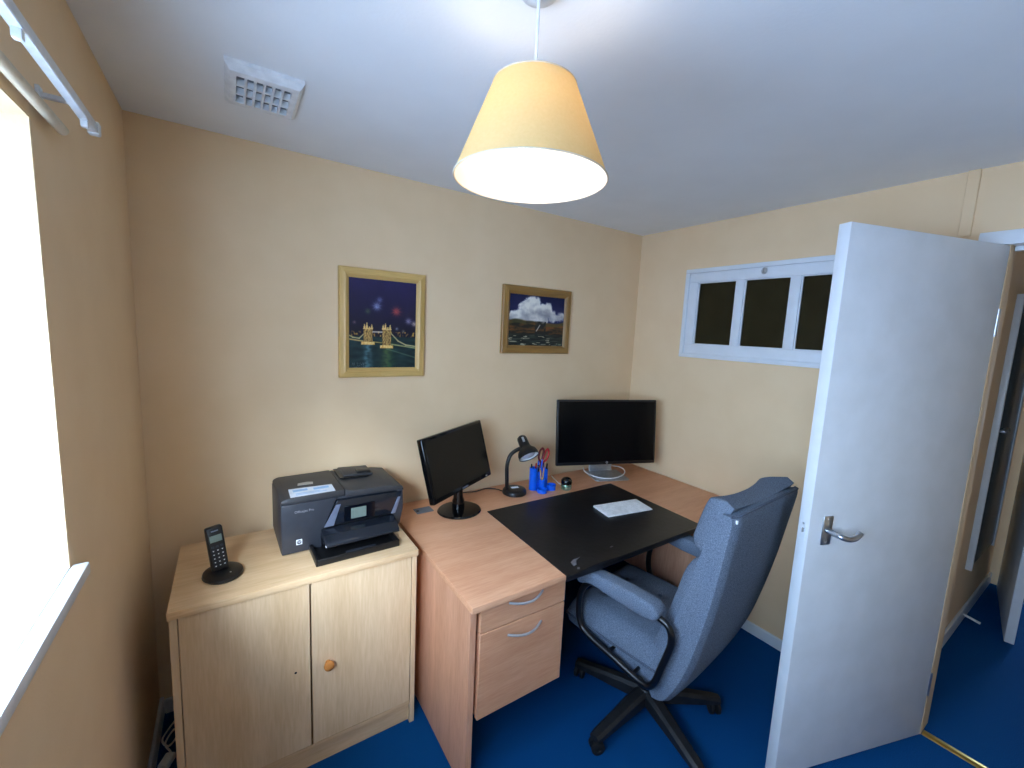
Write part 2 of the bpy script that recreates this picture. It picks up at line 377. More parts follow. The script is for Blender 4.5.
# ---- the open room door
ANG = 1.8839
door = struct(thing('door_1', 'plain white door standing open into the room', 'door', (W-.004, YH, .006), math.atan2(.30799, -.95139)))
# local +x runs from hinge to free edge; local -y is the far side (away from the viewer)
obj('leaf', box((.004, -.040, 0), (.768, 0, 1.975), .0025, 2), 'door_paint', door)
hx, hz = .690, .958
hp = obj('handle_plate', box((hx-.021, 0, hz-.052), (hx+.021, .006, hz+.052), .003), 'steel', door)
lv = bmesh.new(); merge(lv, tube([(hx, .004, hz), (hx, .05, hz), (hx-.012, .056, hz-.004), (hx-.035, .056, hz-.010), (hx-.062, .056, hz-.007), (hx-.086, .052, hz+.005)], .0095, 12, 5))
obj('lever', lv, 'steel', hp)
for dz in (-.042, .042): obj('screw', xf(lathe([(0,.0),(.0035,.0),(.003,.0012),(0,.0014)], 10), T(hx, .006, hz+dz) @ RX(R(-90))), 'steel', hp)
hb = obj('handle_plate', box((hx-.021, -.046, hz-.052), (hx+.021, -.040, hz+.052), .003), 'steel', door)
obj('lever', tube([(hx, -.044, hz), (hx, -.09, hz), (hx-.05, -.096, hz-.011), (hx-.118, -.092, hz+.006)], .0095, 12, 5), 'steel', hb)
lp = obj('latch_plate', box((.768, -.031, hz-.035), (.7695, -.009, hz+.03), .001, 1), 'white_gloss', door)
obj('latch_bolt', prism([(.768,-.026), (.778,-.016), (.768,-.014)], hz-.007, hz+.007, 'z'), 'steel', lp)
obj('latch_screw', xf(lathe([(0,.0),(.004,.0),(.003,.0012),(0,.0014)], 10), T(.7695, -.02, hz+.022) @ RY(R(90))), 'steel', lp)
for z in (.23, 1.70): obj('hinge', xf(lathe([(.006,-.05),(.006,.05)], 12), T(.0, -.002, z)), 'steel', door)

# ---- hall: second open door, panel, door stop peg
d2v = Vector((3.815-4.60, -1.755+1.62, 0)); L2 = d2v.length
d2 = struct(thing('door_2', 'grey shaded door standing open down the hall', 'door', (4.60, -1.625, .006), math.atan2(d2v.y, d2v.x)))
obj('leaf', box((0, 0, 0), (.79, .038, 1.97), .0025), 'door_paint', d2)
h2 = obj('handle_plate', box((.70, .038, .93), (.735, .044, 1.03), .003), 'rubber', d2)
obj('lever', tube([(.717, .04, .985), (.717, .085, .985), (.67, .09, .98), (.61, .088, .985)], .009, 10, 4), 'rubber', h2)
hp2 = struct(thing('trim_hall_panel', 'tall grey glass panel with pale edges on the hall wall', 'panel', (4.06, HY, .36)))
obj('glass_panel', box((-.29, -.022, .02), (.29, 0, 1.54), .003), 'hall_panel', hp2)
for x in (-.30, .30): obj('edge_strip', box((x-.012, -.028, 0), (x+.012, 0, 1.55), .003), 'white_gloss', hp2)
obj('edge_strip', box((-.28, -.03, 1.52), (.28, 0, 1.55), .004), 'white_gloss', hp2)
obj('pull_handle', box((-.25, -.045, .80), (-.12, -.022, .815), .004), 'steel', hp2)
tag(obj('door_stop_peg', tube([(3.872, HY-.012, .045), (3.872, HY-.085, .030)], [.007, .007], 10), 'white'), 'small white peg door stop sticking out of the hall skirting', 'door stop')

# ------------------------------------------------------------------ ceiling vent
vt = thing('ceiling_vent', 'white square-holed vent grille on the ceiling', 'vent', (.384, -.462, H))
X, Y = .096, .126; dz = -.024
def frustum_ring():
    bm = bmesh.new()
    def rg(x, y, z): return [bm.verts.new(p) for p in ((-x,-y,z),(x,-y,z),(x,y,z),(-x,y,z))]
    L_ = [rg(X, Y, 0), rg(X, Y, -.010), rg(X-.012, Y-.018, dz), rg(X-.028, Y-.042, dz), rg(X-.028, Y-.042, -.003)]
    for a, b in zip(L_, L_[1:]):
        for k in range(4): bm.faces.new((a[k], a[(k+1)%4], b[(k+1)%4], b[k]))
    return bm
obj('surround', frustum_ring(), 'upvc', vt, smooth=20)
obj('backing', box((-X+.028, -Y+.042, -.006), (X-.028, Y-.042, -.0005)), 'vent_in', vt)
gx, gy = X-.028, Y-.042
for k in range(5):
    x = -gx+(k+1)*2*gx/6; obj('slat', box((x-.0028, -gy, dz), (x+.0028, gy, -.006)), 'upvc', vt)
for k in range(2):
    y = -gy+(k+1)*2*gy/3; obj('cross_slat', box((-gx, y-.004, dz+.0005), (gx, y+.004, -.006)), 'upvc', vt)

# ------------------------------------------------------------------ pendant lamp
PX, PY = .806, -1.262
pl = thing('pendant_lamp', 'lit pendant lamp with a cream tapered shade', 'lamp', (PX, PY, H))
obj('ceiling_rose', lathe([(0,0),(.046,0),(.046,-.006),(.036,-.020),(.012,-.028),(0,-.028)], 28), 'upvc', pl)
obj('cord', tube([(0,0,-.026), (0,0,-.16)], .0032, 8), 'upvc', pl)
zt, zb, rtp, rbt = 2.084-H, 1.906-H, .084, .157
n = 10
outer = [(rtp+(rbt-rtp)*k/n, zt+(zb-zt)*k/n) for k in range(n+1)]
sh = obj('lamp_shade', lathe(outer, 56, cap=False), 'shade', pl)
obj('shade_lining', lathe([(r-.002, z) for r, z in outer], 56, cap=False), 'lining', sh)
obj('top_rim', tube([(rtp*math.cos(t*.1963), rtp*math.sin(t*.1963), zt) for t in range(32)], .0016, 6, 0, True), 'cream_rod', sh)
obj('bottom_rim', tube([(rbt*math.cos(t*.1963/2), rbt*math.sin(t*.1963/2), zb) for t in range(64)], .0018, 6, 0, True), 'cream_rod', sh)
hol = bmesh.new()
merge(hol, lathe([(0,-.155),(.012,-.155),(.018,-.17),(.018,-.20),(.014,-.215),(0,-.215)], 20))
obj('lamp_holder', hol, 'upvc', pl)
sp_ = bmesh.new()
for a in range(3):
    an = a*2.094+.4; merge(sp_, tube([(.016*math.cos(an), .016*math.sin(an), -.205), (rtp*math.cos(an), rtp*math.sin(an), zt)], .0015, 6))
obj('shade_spider', sp_, 'steel', pl)
obj('bulb', lathe([(0,-.212),(.012,-.214),(.014,-.235),(.026,-.262),(.031,-.285),(.028,-.305),(.015,-.322),(0,-.326)], 24), 'bulb', pl)

# ------------------------------------------------------------------ paintings
def mixc(a, b, t):
    t = max(0, min(1, t)); return tuple(x+(y-x)*t for x, y in zip(a, b))
def nz(x, y, s=0): return noise.noise(Vector((x, y, s)))
def fbm(x, y, s=0): return noise.fractal(Vector((x, y, s)), 1.0, 2.0, 4)
def seg_d(u, v, a, b):
    ax, ay = a; bx, by = b; dx, dy = bx-ax, by-ay
    t = max(0, min(1, ((u-ax)*dx+(v-ay)*dy)/(dx*dx+dy*dy))); return math.hypot(u-ax-dx*t, v-ay-dy*t)
def night_bridge(u, v):          # u 0..1, v 0..1 (bottom..top); painting is .78 wide per 1 high
    x = u*.76; y = v
    c = mixc((26,22,46), (42,36,82), (v-.5)/.5+.15*fbm(u*4, v*4))
    if v < .5: c = mixc((20,18,34), (26,22,46), (v-.38)/.12)
    for (fx, fy, r, col) in ((.40,.70,.075,(190,200,245)), (.44,.775,.05,(130,140,190)), (.69,.655,.085,(226,88,76)), (.27,.64,.05,(86,110,70)), (.88,.55,.06,(170,165,200)), (.97,.52,.05,(225,205,190)), (.08,.51,.03,(150,110,120)), (.70,.455,.03,(160,170,180)), (.80,.43,.03,(140,140,120))):
        d = math.hypot((u-fx)*.76, v-fy); an = math.atan2(v-fy, u-fx)
        k = math.exp(-(d/(r*.55))**2)*(.75+.35*math.sin(an*11+fx*30))
        c = mixc(c, col, k*.85)
    if v < .36:                  # river
        c = mixc((16,34,36), (30,56,58), .5+.9*nz(u*7, v*26, 3))
        for tx, col, wd in ((.27,(120,170,180),.05), (.55,(136,132,70),.05), (.58,(44,84,52),.1)):
            c = mixc(c, col, math.exp(-((u-tx)/wd)**2)*max(0, .55+.7*nz(u*16, v*40, 7))*(.95-v*.9))
        d = seg_d(u, v, (.55,.22), (1,.12)); c = mixc(c, (110,140,110), max(0, 1-d/.012)*.6)
        if .05 < u < .25 and v < .06: c = mixc(c, (170,180,180), .35 if nz(u*60, v*60) > .15 else 0)
    elif v < .42:
        k = nz(u*34, v*30, 5)
        c = mixc(c, (210,160,70), max(0, k*1.6))
    # deck, side spans and cables
    for a, b, col, wd in (((0,.325),(.2,.305),(236,190,110),.012), ((.33,.30),(.47,.29),(200,170,90),.008), ((.62,.275),(1,.235),(190,190,120),.011), ((.34,.412),(.5,.412),(235,225,200),.012)):
        d = seg_d(u, v, a, b); c = mixc(c, col, max(0, 1-d/wd))
    for pts in (((.60,.41),(.72,.315),(.84,.27),(1,.255)), ((.23,.40),(.15,.335),(.06,.345),(0,.37))):
        for a, b in zip(pts, pts[1:]):
            d = seg_d(u, v, a, b); c = mixc(c, (226,206,140), max(0, 1-d/.011))
    for tx, tb in ((.275,.285), (.545,.25)):
        hwid = .062
        if abs(u-tx) < hwid and tb < v < .44:
            k = .55+.9*nz(u*70, v*45, 11)+.15*math.sin((u-tx)*120)
            c = mixc((96,70,36), (214,170,96), k)
        if abs(u-tx) < hwid+.035 and tb-.02 < v < tb+.012: c = mixc((220,160,70), (250,220,150), nz(u*40, v*40)+.5)
        for o, hgt in ((-.052,.495), (.052,.495), (-.018,.515), (.018,.47)):
            if .44 <= v < hgt and abs(u-tx-o) < .016*(hgt-v)/(hgt-.44)+.003: c = (236,196,120)
    return c
def cloud_moor(u, v):
    c = mixc((30,36,86), (16,22,62), (v-.5)*2+.4*fbm(u*3, v*3, 2))
    c = mixc(c, (96,90,110), max(0, .9-abs(v-.72)*9)*max(0, .3+nz(u*9, v*12))*.7)
    d = 9
    for cx, cy, r in ((.36,.74,.16), (.42,.82,.12), (.30,.66,.15), (.48,.66,.17), (.62,.76,.10), (.66,.68,.11), (.76,.60,.10), (.18,.60,.10), (.06,.57,.06), (.88,.585,.07), (.96,.61,.06), (.56,.56,.16), (.40,.56,.18)):
        d = min(d, math.hypot(u-cx, (v-cy)*.85)-r+.045*fbm(u*9, v*9, 1))
    if d < .02: c = mixc(c, mixc((150,146,150), (244,238,226), .55+.9*fbm(u*5, v*5+.3, 4)+(v-.55)*1.6), (.02-d)/.035)
    hor = .50+.03*math.sin(u*7)+.03*nz(u*5, 0)
    if v < hor:
        k = fbm(u*5, v*14, 6)
        g_ = mixc((36,34,26), (122,74,34), .35+k*1.3+(.35 if u > .62 and v > .3 else 0)-(.35 if v < .26 else 0))
        if v > hor-.09: g_ = mixc(g_, (92,88,44), .6 if u > .6 or u < .3 else .2)
        if v < .24: g_ = mixc((24,28,24), (70,76,66), .35+1.1*nz(u*6, v*34, 9))
        if v < .2 and nz(u*9+v*10, v*44, 8) > .33: g_ = (170,166,140)
        c = mixc(c, g_, (hor-v)/.03)
    if abs(u-.56) < .10 and .2 < v < .5: c = mixc(c, (34,36,34), max(0, .75+nz(u*20, v*14)))
    dd = seg_d(u, v, (.49,.30), (.55,.42)); c = mixc(c, (216,210,204), max(0, 1-dd/.014))
    return c
def canvas(name, w, h, nu, nv, fn, parent):
    me = bpy.data.meshes.new(name); vs_ = []; fs = []; cols = []
    for j in range(nv+1):
        for i in range(nu+1):
            u, v = i/nu, j/nv; vs_.append((-w/2+u*w, 0, -h/2+v*h)); cols.append(fn(u, v))
    for j in range(nv):
        for i in range(nu):
            a = j*(nu+1)+i; fs.append((a, a+1, a+nu+2, a+nu+1))
    me.from_pydata(vs_, [], fs); ca = me.color_attributes.new('paint', 'FLOAT_COLOR', 'POINT')
    for k, c in enumerate(cols): ca.data[k].color = (*lin(tuple(max(0, min(255, x)) for x in c)), 1)
    me.materials.append(M['canvas']); me.update()
    o = bpy.data.objects.new(name, me); COL.objects.link(o); o.parent = parent; return o
def picture(name, label, cx, cz, w, h, fwid, mz, mx_, fn, nu, nv, bright):
    t = thing(name, label, 'painting', (cx, -.001, cz))
    # mitred rails: section (distance from outer edge, height from wall)
    sec = [(0,0), (0,.016), (.004,.020), (fwid*.45,.022), (fwid*.62,.026), (fwid-.010,.022), (fwid,.012), (fwid,0)]
    def rail(horizontal, sgn):
        bm = bmesh.new(); A = []; B = []
        for d, t_ in sec:
            if horizontal: z = sgn*(h/2-d); a, b = (-w/2+d, -t_, z), (w/2-d, -t_, z)
            else: x = sgn*(w/2-d); a, b = (x, -t_, -h/2+d), (x, -t_, h/2-d)
            A.append(bm.verts.new(a)); B.append(bm.verts.new(b))
        k = len(sec)
        for i in range(k): bm.faces.new((A[i], A[(i+1)%k], B[(i+1)%k], B[i]))
        bm.faces.new(A); bm.faces.new(B); return bm
    for s in (1, -1): obj('frame_rail', rail(True, s), mx_, t, 30)
    for s in (1, -1): obj('frame_rail', rail(False, s), mz, t, 30)
    cv = canvas('canvas', w-2*fwid+.004, h-2*fwid+.004, nu, nv, fn, t); cv.location = (0, -.010, 0)
    obj('backing_board', box((-w/2+fwid*.5, -.009, -h/2+fwid*.5), (w/2-fwid*.5, 0, h/2-fwid*.5)), 'dark', t)
    return t
picture('framed_painting', 'painting of a lit bridge at night in a pale pine frame', .882, 1.597, .400, .492, .044, 'pine', 'pine_x', night_bridge, 150, 190, 1)
picture('framed_painting', 'landscape painting of a white cloud over moorland in a brown wooden frame', 1.777, 1.658, .487, .378, .046, 'oakf', 'oakf_x', cloud_moor, 170, 120, 1)

# ------------------------------------------------------------------ cabinet
CX0, CX1, CY0, CY1, CH = .102, .860, -.555, -.115, .745
cb = thing('wooden_cabinet', 'pale oak two-door cabinet under the printer', 'cabinet', ((CX0+CX1)/2, (CY0+CY1)/2, 0))
cw, cd = (CX1-CX0)/2, (CY1-CY0)/2
obj('top', box((-cw, -cd, CH-.025), (cw, cd, CH), .002), 'oak_x', cb)
for s in (-1, 1):
    a, b = sorted((s*(cw-.003), s*(cw-.022))); obj('side_panel', box((a, -cd+.008, 0), (b, cd-.003, CH-.025), .001, 1), 'oak_z', cb)
obj('back_panel', box((-cw+.022, cd-.012, .04), (cw-.022, cd-.005, CH-.025)), 'oak_z', cb)
obj('bottom_shelf', box((-cw+.022, -cd+.012, .080), (cw-.022, cd-.012, .098), .001, 1), 'oak_x', cb)
obj('plinth', box((-cw+.022, -cd+.028, 0), (cw-.022, -cd+.046, .080)), 'oak_x', cb)
xm = -.001
dl = obj('door', box((-cw+.0245, -cd+.009, .101), (xm-.003, -cd+.027, CH-.028), .0012, 1), 'oak_z', cb)
dr = obj('door', box((xm+.003, -cd+.009, .101), (cw-.0245, -cd+.027, CH-.028), .0012, 1), 'oak_z', cb)
kx = .534-.481
obj('knob', xf(lathe([(0,0),(.009,0),(.008,.006),(.014,.011),(.0175,.019),(.016,.027),(.009,.032),(0,.033)], 24), T(kx, -cd+.009, .402) @ RX(R(90))), 'knob', dr, label='round orange wooden knob')
obj('screw_hole', xf(lathe([(0,0),(.004,0),(.004,.0008),(0,.0008)], 12), T(-.05, -cd+.0092, .405) @ RX(R(90))), 'dark', dl, label='small empty knob hole')

# ---- printer on the cabinet
pr = thing('inkjet_printer', 'charcoal all-in-one printer with small screen on the oak cabinet', 'printer', (.63, -.37, CH), R(1.5))
# local: x right, -y front. body x -.222..232, y 0..+.265
x0, x1 = -.220, .236
body = prism([(x0,.004), (x0+.008,0), (x1-.045,0), (x1-.012,.03), (x1,.10), (x1,.178), (x0,.195)], .012, .268, 'y', .006, 2)
obj('body', body, 'printer', pr)
# left front column and sloped control area
obj('front_left_panel', prism([(x0+.001,.006), (-.085,.006), (-.085,.060), (-.030,.192), (x0+.001,.193)], -.004, .014, 'y', .004, 2), 'printer', pr)
cp = obj('control_panel', prism([(-.075,.085), (-.030,.180), (x1-.012,.172), (x1-.040,.085)], -.010, .012, 'y', .004), 'printer_gloss', pr)
obj('display', box((.020, -.014, .098), (.078, -.009, .140), .001, 1), 'lcd', cp)
obj('display_bezel', box((-.006, -.0115, .090), (.112, -.0085, .152), .001, 1), 'black_gloss', cp)
obj('chamfer', prism([(-.078,.085), (-.034,.165), (-.018,.165), (-.044,.085)], -.0135, -.009, 'y', .001, 1), 'printer_metal', cp)
obj('chamfer', prism([(x1-.058,.085), (x1-.030,.150), (x1-.018,.150), (x1-.040,.085)], -.0135, -.009, 'y', .001, 1), 'printer_metal', cp)
obj('front_right_panel', prism([(x1-.044,.012), (x1-.018,.03), (x1-.004,.10), (x1-.006,.176), (x1-.03,.176), (x1-.050,.08)], -.006, .014, 'y', .004), 'printer', pr)
obj('output_slot', box((-.085, .002, .030), (x1-.045, .013, .086)), 'black', pr)
# front flap over the tray, curved
fl = prism([(-.010,.082), (-.052,.070), (-.082,.052), (-.090,.040), (-.080,.036), (-.010,.050)], -.088, x1-.048, 'x', .003)
obj('output_cover', fl, 'printer_gloss', pr)
tr = obj('paper_tray', boxes([((-.120, -.128, .000), (x1-.072, .010, .008)), ((-.120, -.130, .0), (x1-.072, -.120, .022)), ((-.128, -.130, .0), (-.118, .010, .026)), ((x1-.074, -.130, .0), (x1-.064, .010, .026))], .002), 'black', pr)
obj('paper_guide', box((-.02, -.112, .008), (.09, -.092, .015), .002), 'printer', tr)
obj('tray_lip', box((-.122, -.136, .004), (x1-.070, -.129, .028), .003), 'black', tr)
lid = obj('scanner_lid', prism([(x0+.002,.190), (x0+.002,.206), (x0+.02,.214), (.0,.214), (.0,.190)], .004, .266, 'y', .005), 'printer_top', pr)
fd = obj('document_feeder', prism([(.002,.186), (.002,.212), (.03,.206), (x1-.06,.200), (x1-.006,.190), (x1,.176), (x1,.170)], .002, .266, 'y', .004), 'printer_top', pr)
obj('feeder_slot', prism([(.014,.2125), (.014,.2165), (.130,.2085), (.130,.2045)], .135, .262, 'y'), 'black', fd)
obj('feeder_input_tray', prism([(.030,.212), (.032,.221), (.155,.213), (.150,.203)], .150, .264, 'y', .003), 'printer_top', fd)
obj('feeder_guide', prism([(.088,.215), (.09,.226), (.145,.222), (.150,.209)], .160, .200, 'y', .002), 'black', fd)
st_ = obj('paper_label', prism([(-.186,.010), (-.032,.008), (-.030,.084), (-.182,.098)], .2145, .2153, 'z'), 'paper', pr, label='white paper sticker printed in pale blue')
obj('label_print', boxes([((-.17, .060, .2153), (-.12, .080, .2157)), ((-.100, .052, .2153), (-.045, .074, .2157)), ((-.165, .024, .2153), (-.06, .028, .2157)), ((-.165, .036, .2153), (-.08, .040, .2157))]), plain('pale_blue_ink', (150,190,226), .6), st_)
obj('lid_emblem', prism([(-.146,.125), (-.092,.120), (-.088,.142), (-.108,.152), (-.142,.148)], .2145, .2158, 'z'), 'alu', pr)
lg = obj('logo_badge', box((-.172, -.0052, .036), (-.152, -.0036, .056), .0005, 1), 'paper', pr)
obj('logo_disc', xf(lathe([(0,0),(.0075,0),(.0075,.0006),(0,.0006)], 24), T(-.162, -.0052, .046) @ RX(R(90))), 'printer', lg)
text_obj('logo_letters', 'hp', .0105, 'paper', lg, (-.1675, -.0062, .0447), (R(90), 0, 0))
text_obj('model_lettering', 'OfficeJet Pro', .0125, plain('grey_print', (150,152,158), .5), pr, (-.176, -.0046, .158), (R(90), 0, 0))

# ---- cordless phone
ph = thing('cordless_phone', 'black cordless phone upright in its round charging base', 'phone', (.236, -.405, CH), R(14))
bm = lathe([(0,0),(.052,0),(.058,.006),(.056,.014),(.044,.020),(.022,.024),(0,.025)], 36); xf(bm, Matrix.Diagonal((1.0, 1.12, 1, 1)))
cbp = obj('charging_base', bm, 'black', ph)
obj('base_button', xf(lathe([(0,.0),(.005,.0),(.004,.0015),(0,.002)], 14), T(.012, -.036, .020) @ RX(R(12))), 'steel', cbp)
hm = T(-.006, .004, .020) @ RX(R(-11)) @ RY(R(-4))
hs = obj('handset', xf(box((-.024, -.013, 0), (.024, .014, .148), .007, 3), hm), 'black', ph)
obj('display', xf(box((-.017, -.0142, .098), (.017, -.0126, .120), .001, 1), hm), 'lcd', hs)
obj('earpiece', xf(box((-.010, -.0142, .132), (.010, -.0126, .136), .0005, 1), hm), 'printer_metal', hs)
for j in range(6):
    for i in range(3):
        z = .020+j*.0125; x = (i-1)*.0125
        obj('key', xf(box((x-.0042, -.0145, z-.0032), (x+.0042, -.0128, z+.0032), .001, 1), hm), plain('phone_key', (40,46,58), .4) if 'phk' not in M else M['phk'], hs)
        M.setdefault('phk', bpy.data.materials['phone_key'])
        if j < 5: obj('key_mark', xf(box((x-.0016, -.0148, z-.0012), (x+.0016, -.0144, z+.0014)), hm), 'white', hs)

# ------------------------------------------------------------------ desk
DZ = .705; TH = .024; DXA, DXB = .902, 2.612; DYA, DYB = -.918, -.022
dk = thing('office_desk', 'beech effect office desk with drawer pedestal in the corner', 'desk', ((DXA+DXB)/2, (DYA+DYB)/2, 0))
ox, oy = (DXA+DXB)/2, (DYA+DYB)/2
def dbox(x0, x1, y0, y1, z0, z1, bev=.001, seg=1): return box((x0-ox, y0-oy, z0), (x1-ox, y1-oy, z1), bev, seg)
obj('desktop', dbox(DXA, DXB, DYA, DYB, DZ-TH, DZ, .002, 2), 'desk_x', dk)
obj('side_panel', dbox(.906, .930, -.898, DYB-.01, 0, DZ-TH), 'desk_z', dk)
obj('side_panel', dbox(2.584, 2.608, -.898, DYB-.01, 0, DZ-TH), 'desk_z', dk)
obj('modesty_panel', dbox(.930, 2.584, -.10, -.082, .25, DZ-TH), 'desk_x', dk)
def pedestal(xa, xb):
    c = obj('pedestal_case', boxes([((xa-ox, -.885-oy, .270), (xa+.016-ox, -.12-oy, DZ-TH)), ((xb-.016-ox, -.885-oy, .270), (xb-ox, -.12-oy, DZ-TH)),
        ((xa+.016-ox, -.885-oy, .270), (xb-.016-ox, -.12-oy, .286)), ((xa+.016-ox, -.136-oy, .286), (xb-.016-ox, -.12-oy, DZ-TH))]), 'desk_z', dk, smooth=0)
    for za, zb in ((.590, .676), (.268, .586)):
        dr_ = obj('drawer', dbox(xa-.003, xb+.003, -.905, -.887, za, zb, .0015, 1), 'desk_x', dk)
        zc = zb-.010 if za > .5 else zb-.040
        xm_ = (xa+xb)/2; pts = []
        for k in range(11):
            t = k/10*2-1; pts.append((xm_+t*.072-ox, -.905-.026*(1-t*t)-oy, zc-.004*(1-t*t)))
        hd = obj('handle', xf(tube(pts, .006, 8, 0, False, .7), Matrix.Identity(4)), 'handle', dr_, label='curved satin metal bow handle')
        obj('drawer_box', dbox(xa+.02, xb-.02, -.887, -.14, za+.01, zb-.02), 'desk_z', dr_)
pedestal(.945, 1.305); pedestal(2.205, 2.565)
gr = obj('cable_grommet', dbox(1.0, 1.085, -.178, -.118, DZ, DZ+.003), plain('grey_grommet', (104,112,124), .5), dk)
obj('grommet_hole', xf(lathe([(0,0),(.008,0),(.008,.001),(0,.001)], 14), T(1.012-ox, -.150-oy, DZ+.003)), 'dark', gr)

# ---- desk mat
mt = thing('desk_mat', 'large black vinyl desk mat with worn front edge', 'desk mat', (1.725, -.61, DZ))
bm = bmesh.new(); NX, NY = 40, 24; grid = {}
def mat_pt(u, v):
    xl, xr = 1.290+.020*v, 2.148+.020*v
    x = xl+(xr-xl)*u; y = (-.931+.006*u)*(1-v)+(-.308)*v
    z = .004+.0015*max(0, nz(u*5, v*4, 2))
    e = max(0, (.10-v)/.10)
    z += .004*e*math.exp(-((u-.20)/.10)**2)
    return Vector((x-1.725, y+.61, z))
for top in (1, 0):
    for j in range(NY+1):
        for i in range(NX+1):
            p = mat_pt(i/NX, j/NY)
            if not top: p.z = max(0.0002, p.z-.0042) if j > 2 else p.z-.0042
            if not top and j <= 2: p.z = max(p.z, .0002)
            grid[top, i, j] = bm.verts.new(p)
for top in (1, 0):
    for j in range(NY):
        for i in range(NX): bm.faces.new((grid[top,i,j], grid[top,i+1,j], grid[top,i+1,j+1], grid[top,i,j+1]))
for i in range(NX):
    for j in (0, NY): bm.faces.new((grid[1,i,j], grid[1,i+1,j], grid[0,i+1,j], grid[0,i,j]))
for j in range(NY):
    for i in (0, NX): bm.faces.new((grid[1,i,j], grid[1,i,j+1], grid[0,i,j+1], grid[0,i,j]))
obj('sheet', bm, 'mat', mt)
obj('front_lip', xf(box((-.431, -.0045, -.020), (.431, .0035, .0042), .0028, 2), T(-.006, -.3165, 0) @ RZ(R(.35))), 'mat', mt)
def flake(pts):
    bm = bmesh.new(); v = [bm.verts.new((mat_pt(u, vv)+Vector((0,0,.0016)))) for u, vv in pts]; bm.faces.new(v)
    ex = bmesh.ops.extrude_face_region(bm, geom=list(bm.faces)); bmesh.ops.translate(bm, vec=(0,0,.0006), verts=[g_ for g_ in ex['geom'] if isinstance(g_, bmesh.types.BMVert)]); return bm
for pts in ([(.072,.055), (.080,.10), (.105,.115), (.15,.118), (.112,.098), (.092,.062)], [(.07,.02), (.08,.035), (.09,.03), (.08,.012)], [(.34,.112), (.36,.118), (.365,.108), (.345,.104)]):
    obj('worn_patch', flake(pts), 'mat_worn', mt, label='scuffed pale patch')

# ---- keyboard
kb = thing('keyboard', 'slim white compact keyboard on the black desk mat', 'keyboard', (1.945, -.608, DZ+.0056), R(-9))
obj('case', prism([(-.064,0), (.064,0), (.064,.011), (-.064,.006)], -.140, .140, 'x', .002, 2), 'white', kb)
kk = bmesh.new()
for j in range(6):
    n = 14 if j else 10
    for i in range(14):
        y = -.055+j*.0185; x = -.1295+i*.0185
        if j == 0 and 4 <= i <= 8:
            if i != 4: continue
            x2 = x+.0185*4+.0155
        else: x2 = x+.0155
        zz = .006+(y+.064)/.128*.005
        add_box(kk, (x+.003, y, zz), (x2+.0042, y+.0168, zz+.0014))
ko = obj('keycaps', kk, 'keys', kb, smooth=0); ko['kind'] = 'stuff'

# ---- monitors
def screen_mesh(w, h, d, bez, parent, mats, yaw, tilt, roll, c, chin=0):
    n = Vector((math.sin(yaw)*math.cos(tilt), -math.cos(yaw)*math.cos(tilt), math.sin(tilt)))
    r_ = Vector((math.cos(yaw), math.sin(yaw), 0)); u_ = n.cross(r_)
    r2 = r_*math.cos(roll)+u_*math.sin(roll); u2 = n.cross(r2)
    mw = Matrix((r2, -n, u2)).transposed().to_4x4(); mw.translation = c     # local x right, y into the screen, z up
    lm = parent.matrix_world.inverted() @ mw
    hs_ = obj('housing', xf(box((-w/2, 0, -h/2), (w/2, d, h/2), .006, 3), lm), mats[0], parent)
    bk = obj('rear_bulge', xf(box((-w*.33, d*.8, -h*.34), (w*.33, d+.028, h*.34), .018, 3), lm), 'black', parent)
    pn = obj('screen_panel', xf(box((-w/2+bez, -.0012, -h/2+bez+chin), (w/2-bez, .003, h/2-bez), .0006, 1), lm), 'screen', parent)
    return lm, hs_
bpy.context.view_layer.update()
m1 = thing('computer_monitor', 'tilted black monitor on a glossy round stand beside the printer', 'monitor', (1.195, -.232, DZ)); bpy.context.view_layer.update()
lm, hs1 = screen_mesh(.444, .290, .030, .014, m1, ('black_gloss',), .444, .259, .04, Vector((1.165, -.278, .986)), .008)
obj('stand_base', xf(lathe([(0,0),(.100,0),(.103,.004),(.098,.010),(.06,.014),(0,.016)], 44), Matrix.Diagonal((1.06, .98, 1, 1))), 'black_gloss', m1)
obj('stand_neck', tube([(0,.01,.010), (-.004,.008,.07), (-.010,.004,.14), (-.012,-.004,.20)], [.030,.024,.022,.022], 16, 4), 'black_gloss', m1)
obj('brand_plate', xf(box((-.022, -.0016, -.139), (.022, .001, -.132)), lm), 'printer_metal', hs1)
obj('power_button', xf(box((.170, -.0016, -.139), (.182, .001, -.132)), lm), 'steel', hs1)
m2 = thing('computer_monitor', 'large black widescreen monitor on an aluminium foot in the corner', 'monitor', (2.265, -.165, DZ), R(-20)); bpy.context.view_layer.update()
lm, hs2 = screen_mesh(.651, .394, .022, .012, m2, ('black',), -.354, .095, .004, Vector((2.173, -.251, 1.011)), .008)
ft = prism([(-.115,-.110), (-.100,-.125), (.100,-.125), (.115,-.110), (.115,.07), (-.115,.07)], 0, .006, 'z', .002, 2)
obj('stand_foot', ft, 'alu', m2)
nk = prism([(.072,.004), (.080,.02), (.072,.12), (.052,.26), (.040,.30), (.020,.30), (.044,.26), (.062,.12), (.066,.02), (.055,.006)], -.080, .080, 'x', .003, 2)
obj('stand_neck', nk, 'alu', m2)
obj('logo_disc', xf(lathe([(0,0),(.0075,0),(.0075,.0006),(0,.0006)], 24), lm @ T(0, -.0002, -.184) @ RX(R(90))), 'alu', hs2)
lt_ = text_obj('logo_letters', 'hp', .009, 'black', hs2, (0, 0, 0), (0, 0, 0)); lt_.matrix_local = lm @ T(-.0046, -.0012, -.1856) @ RX(R(90))
cz = DZ+.0112
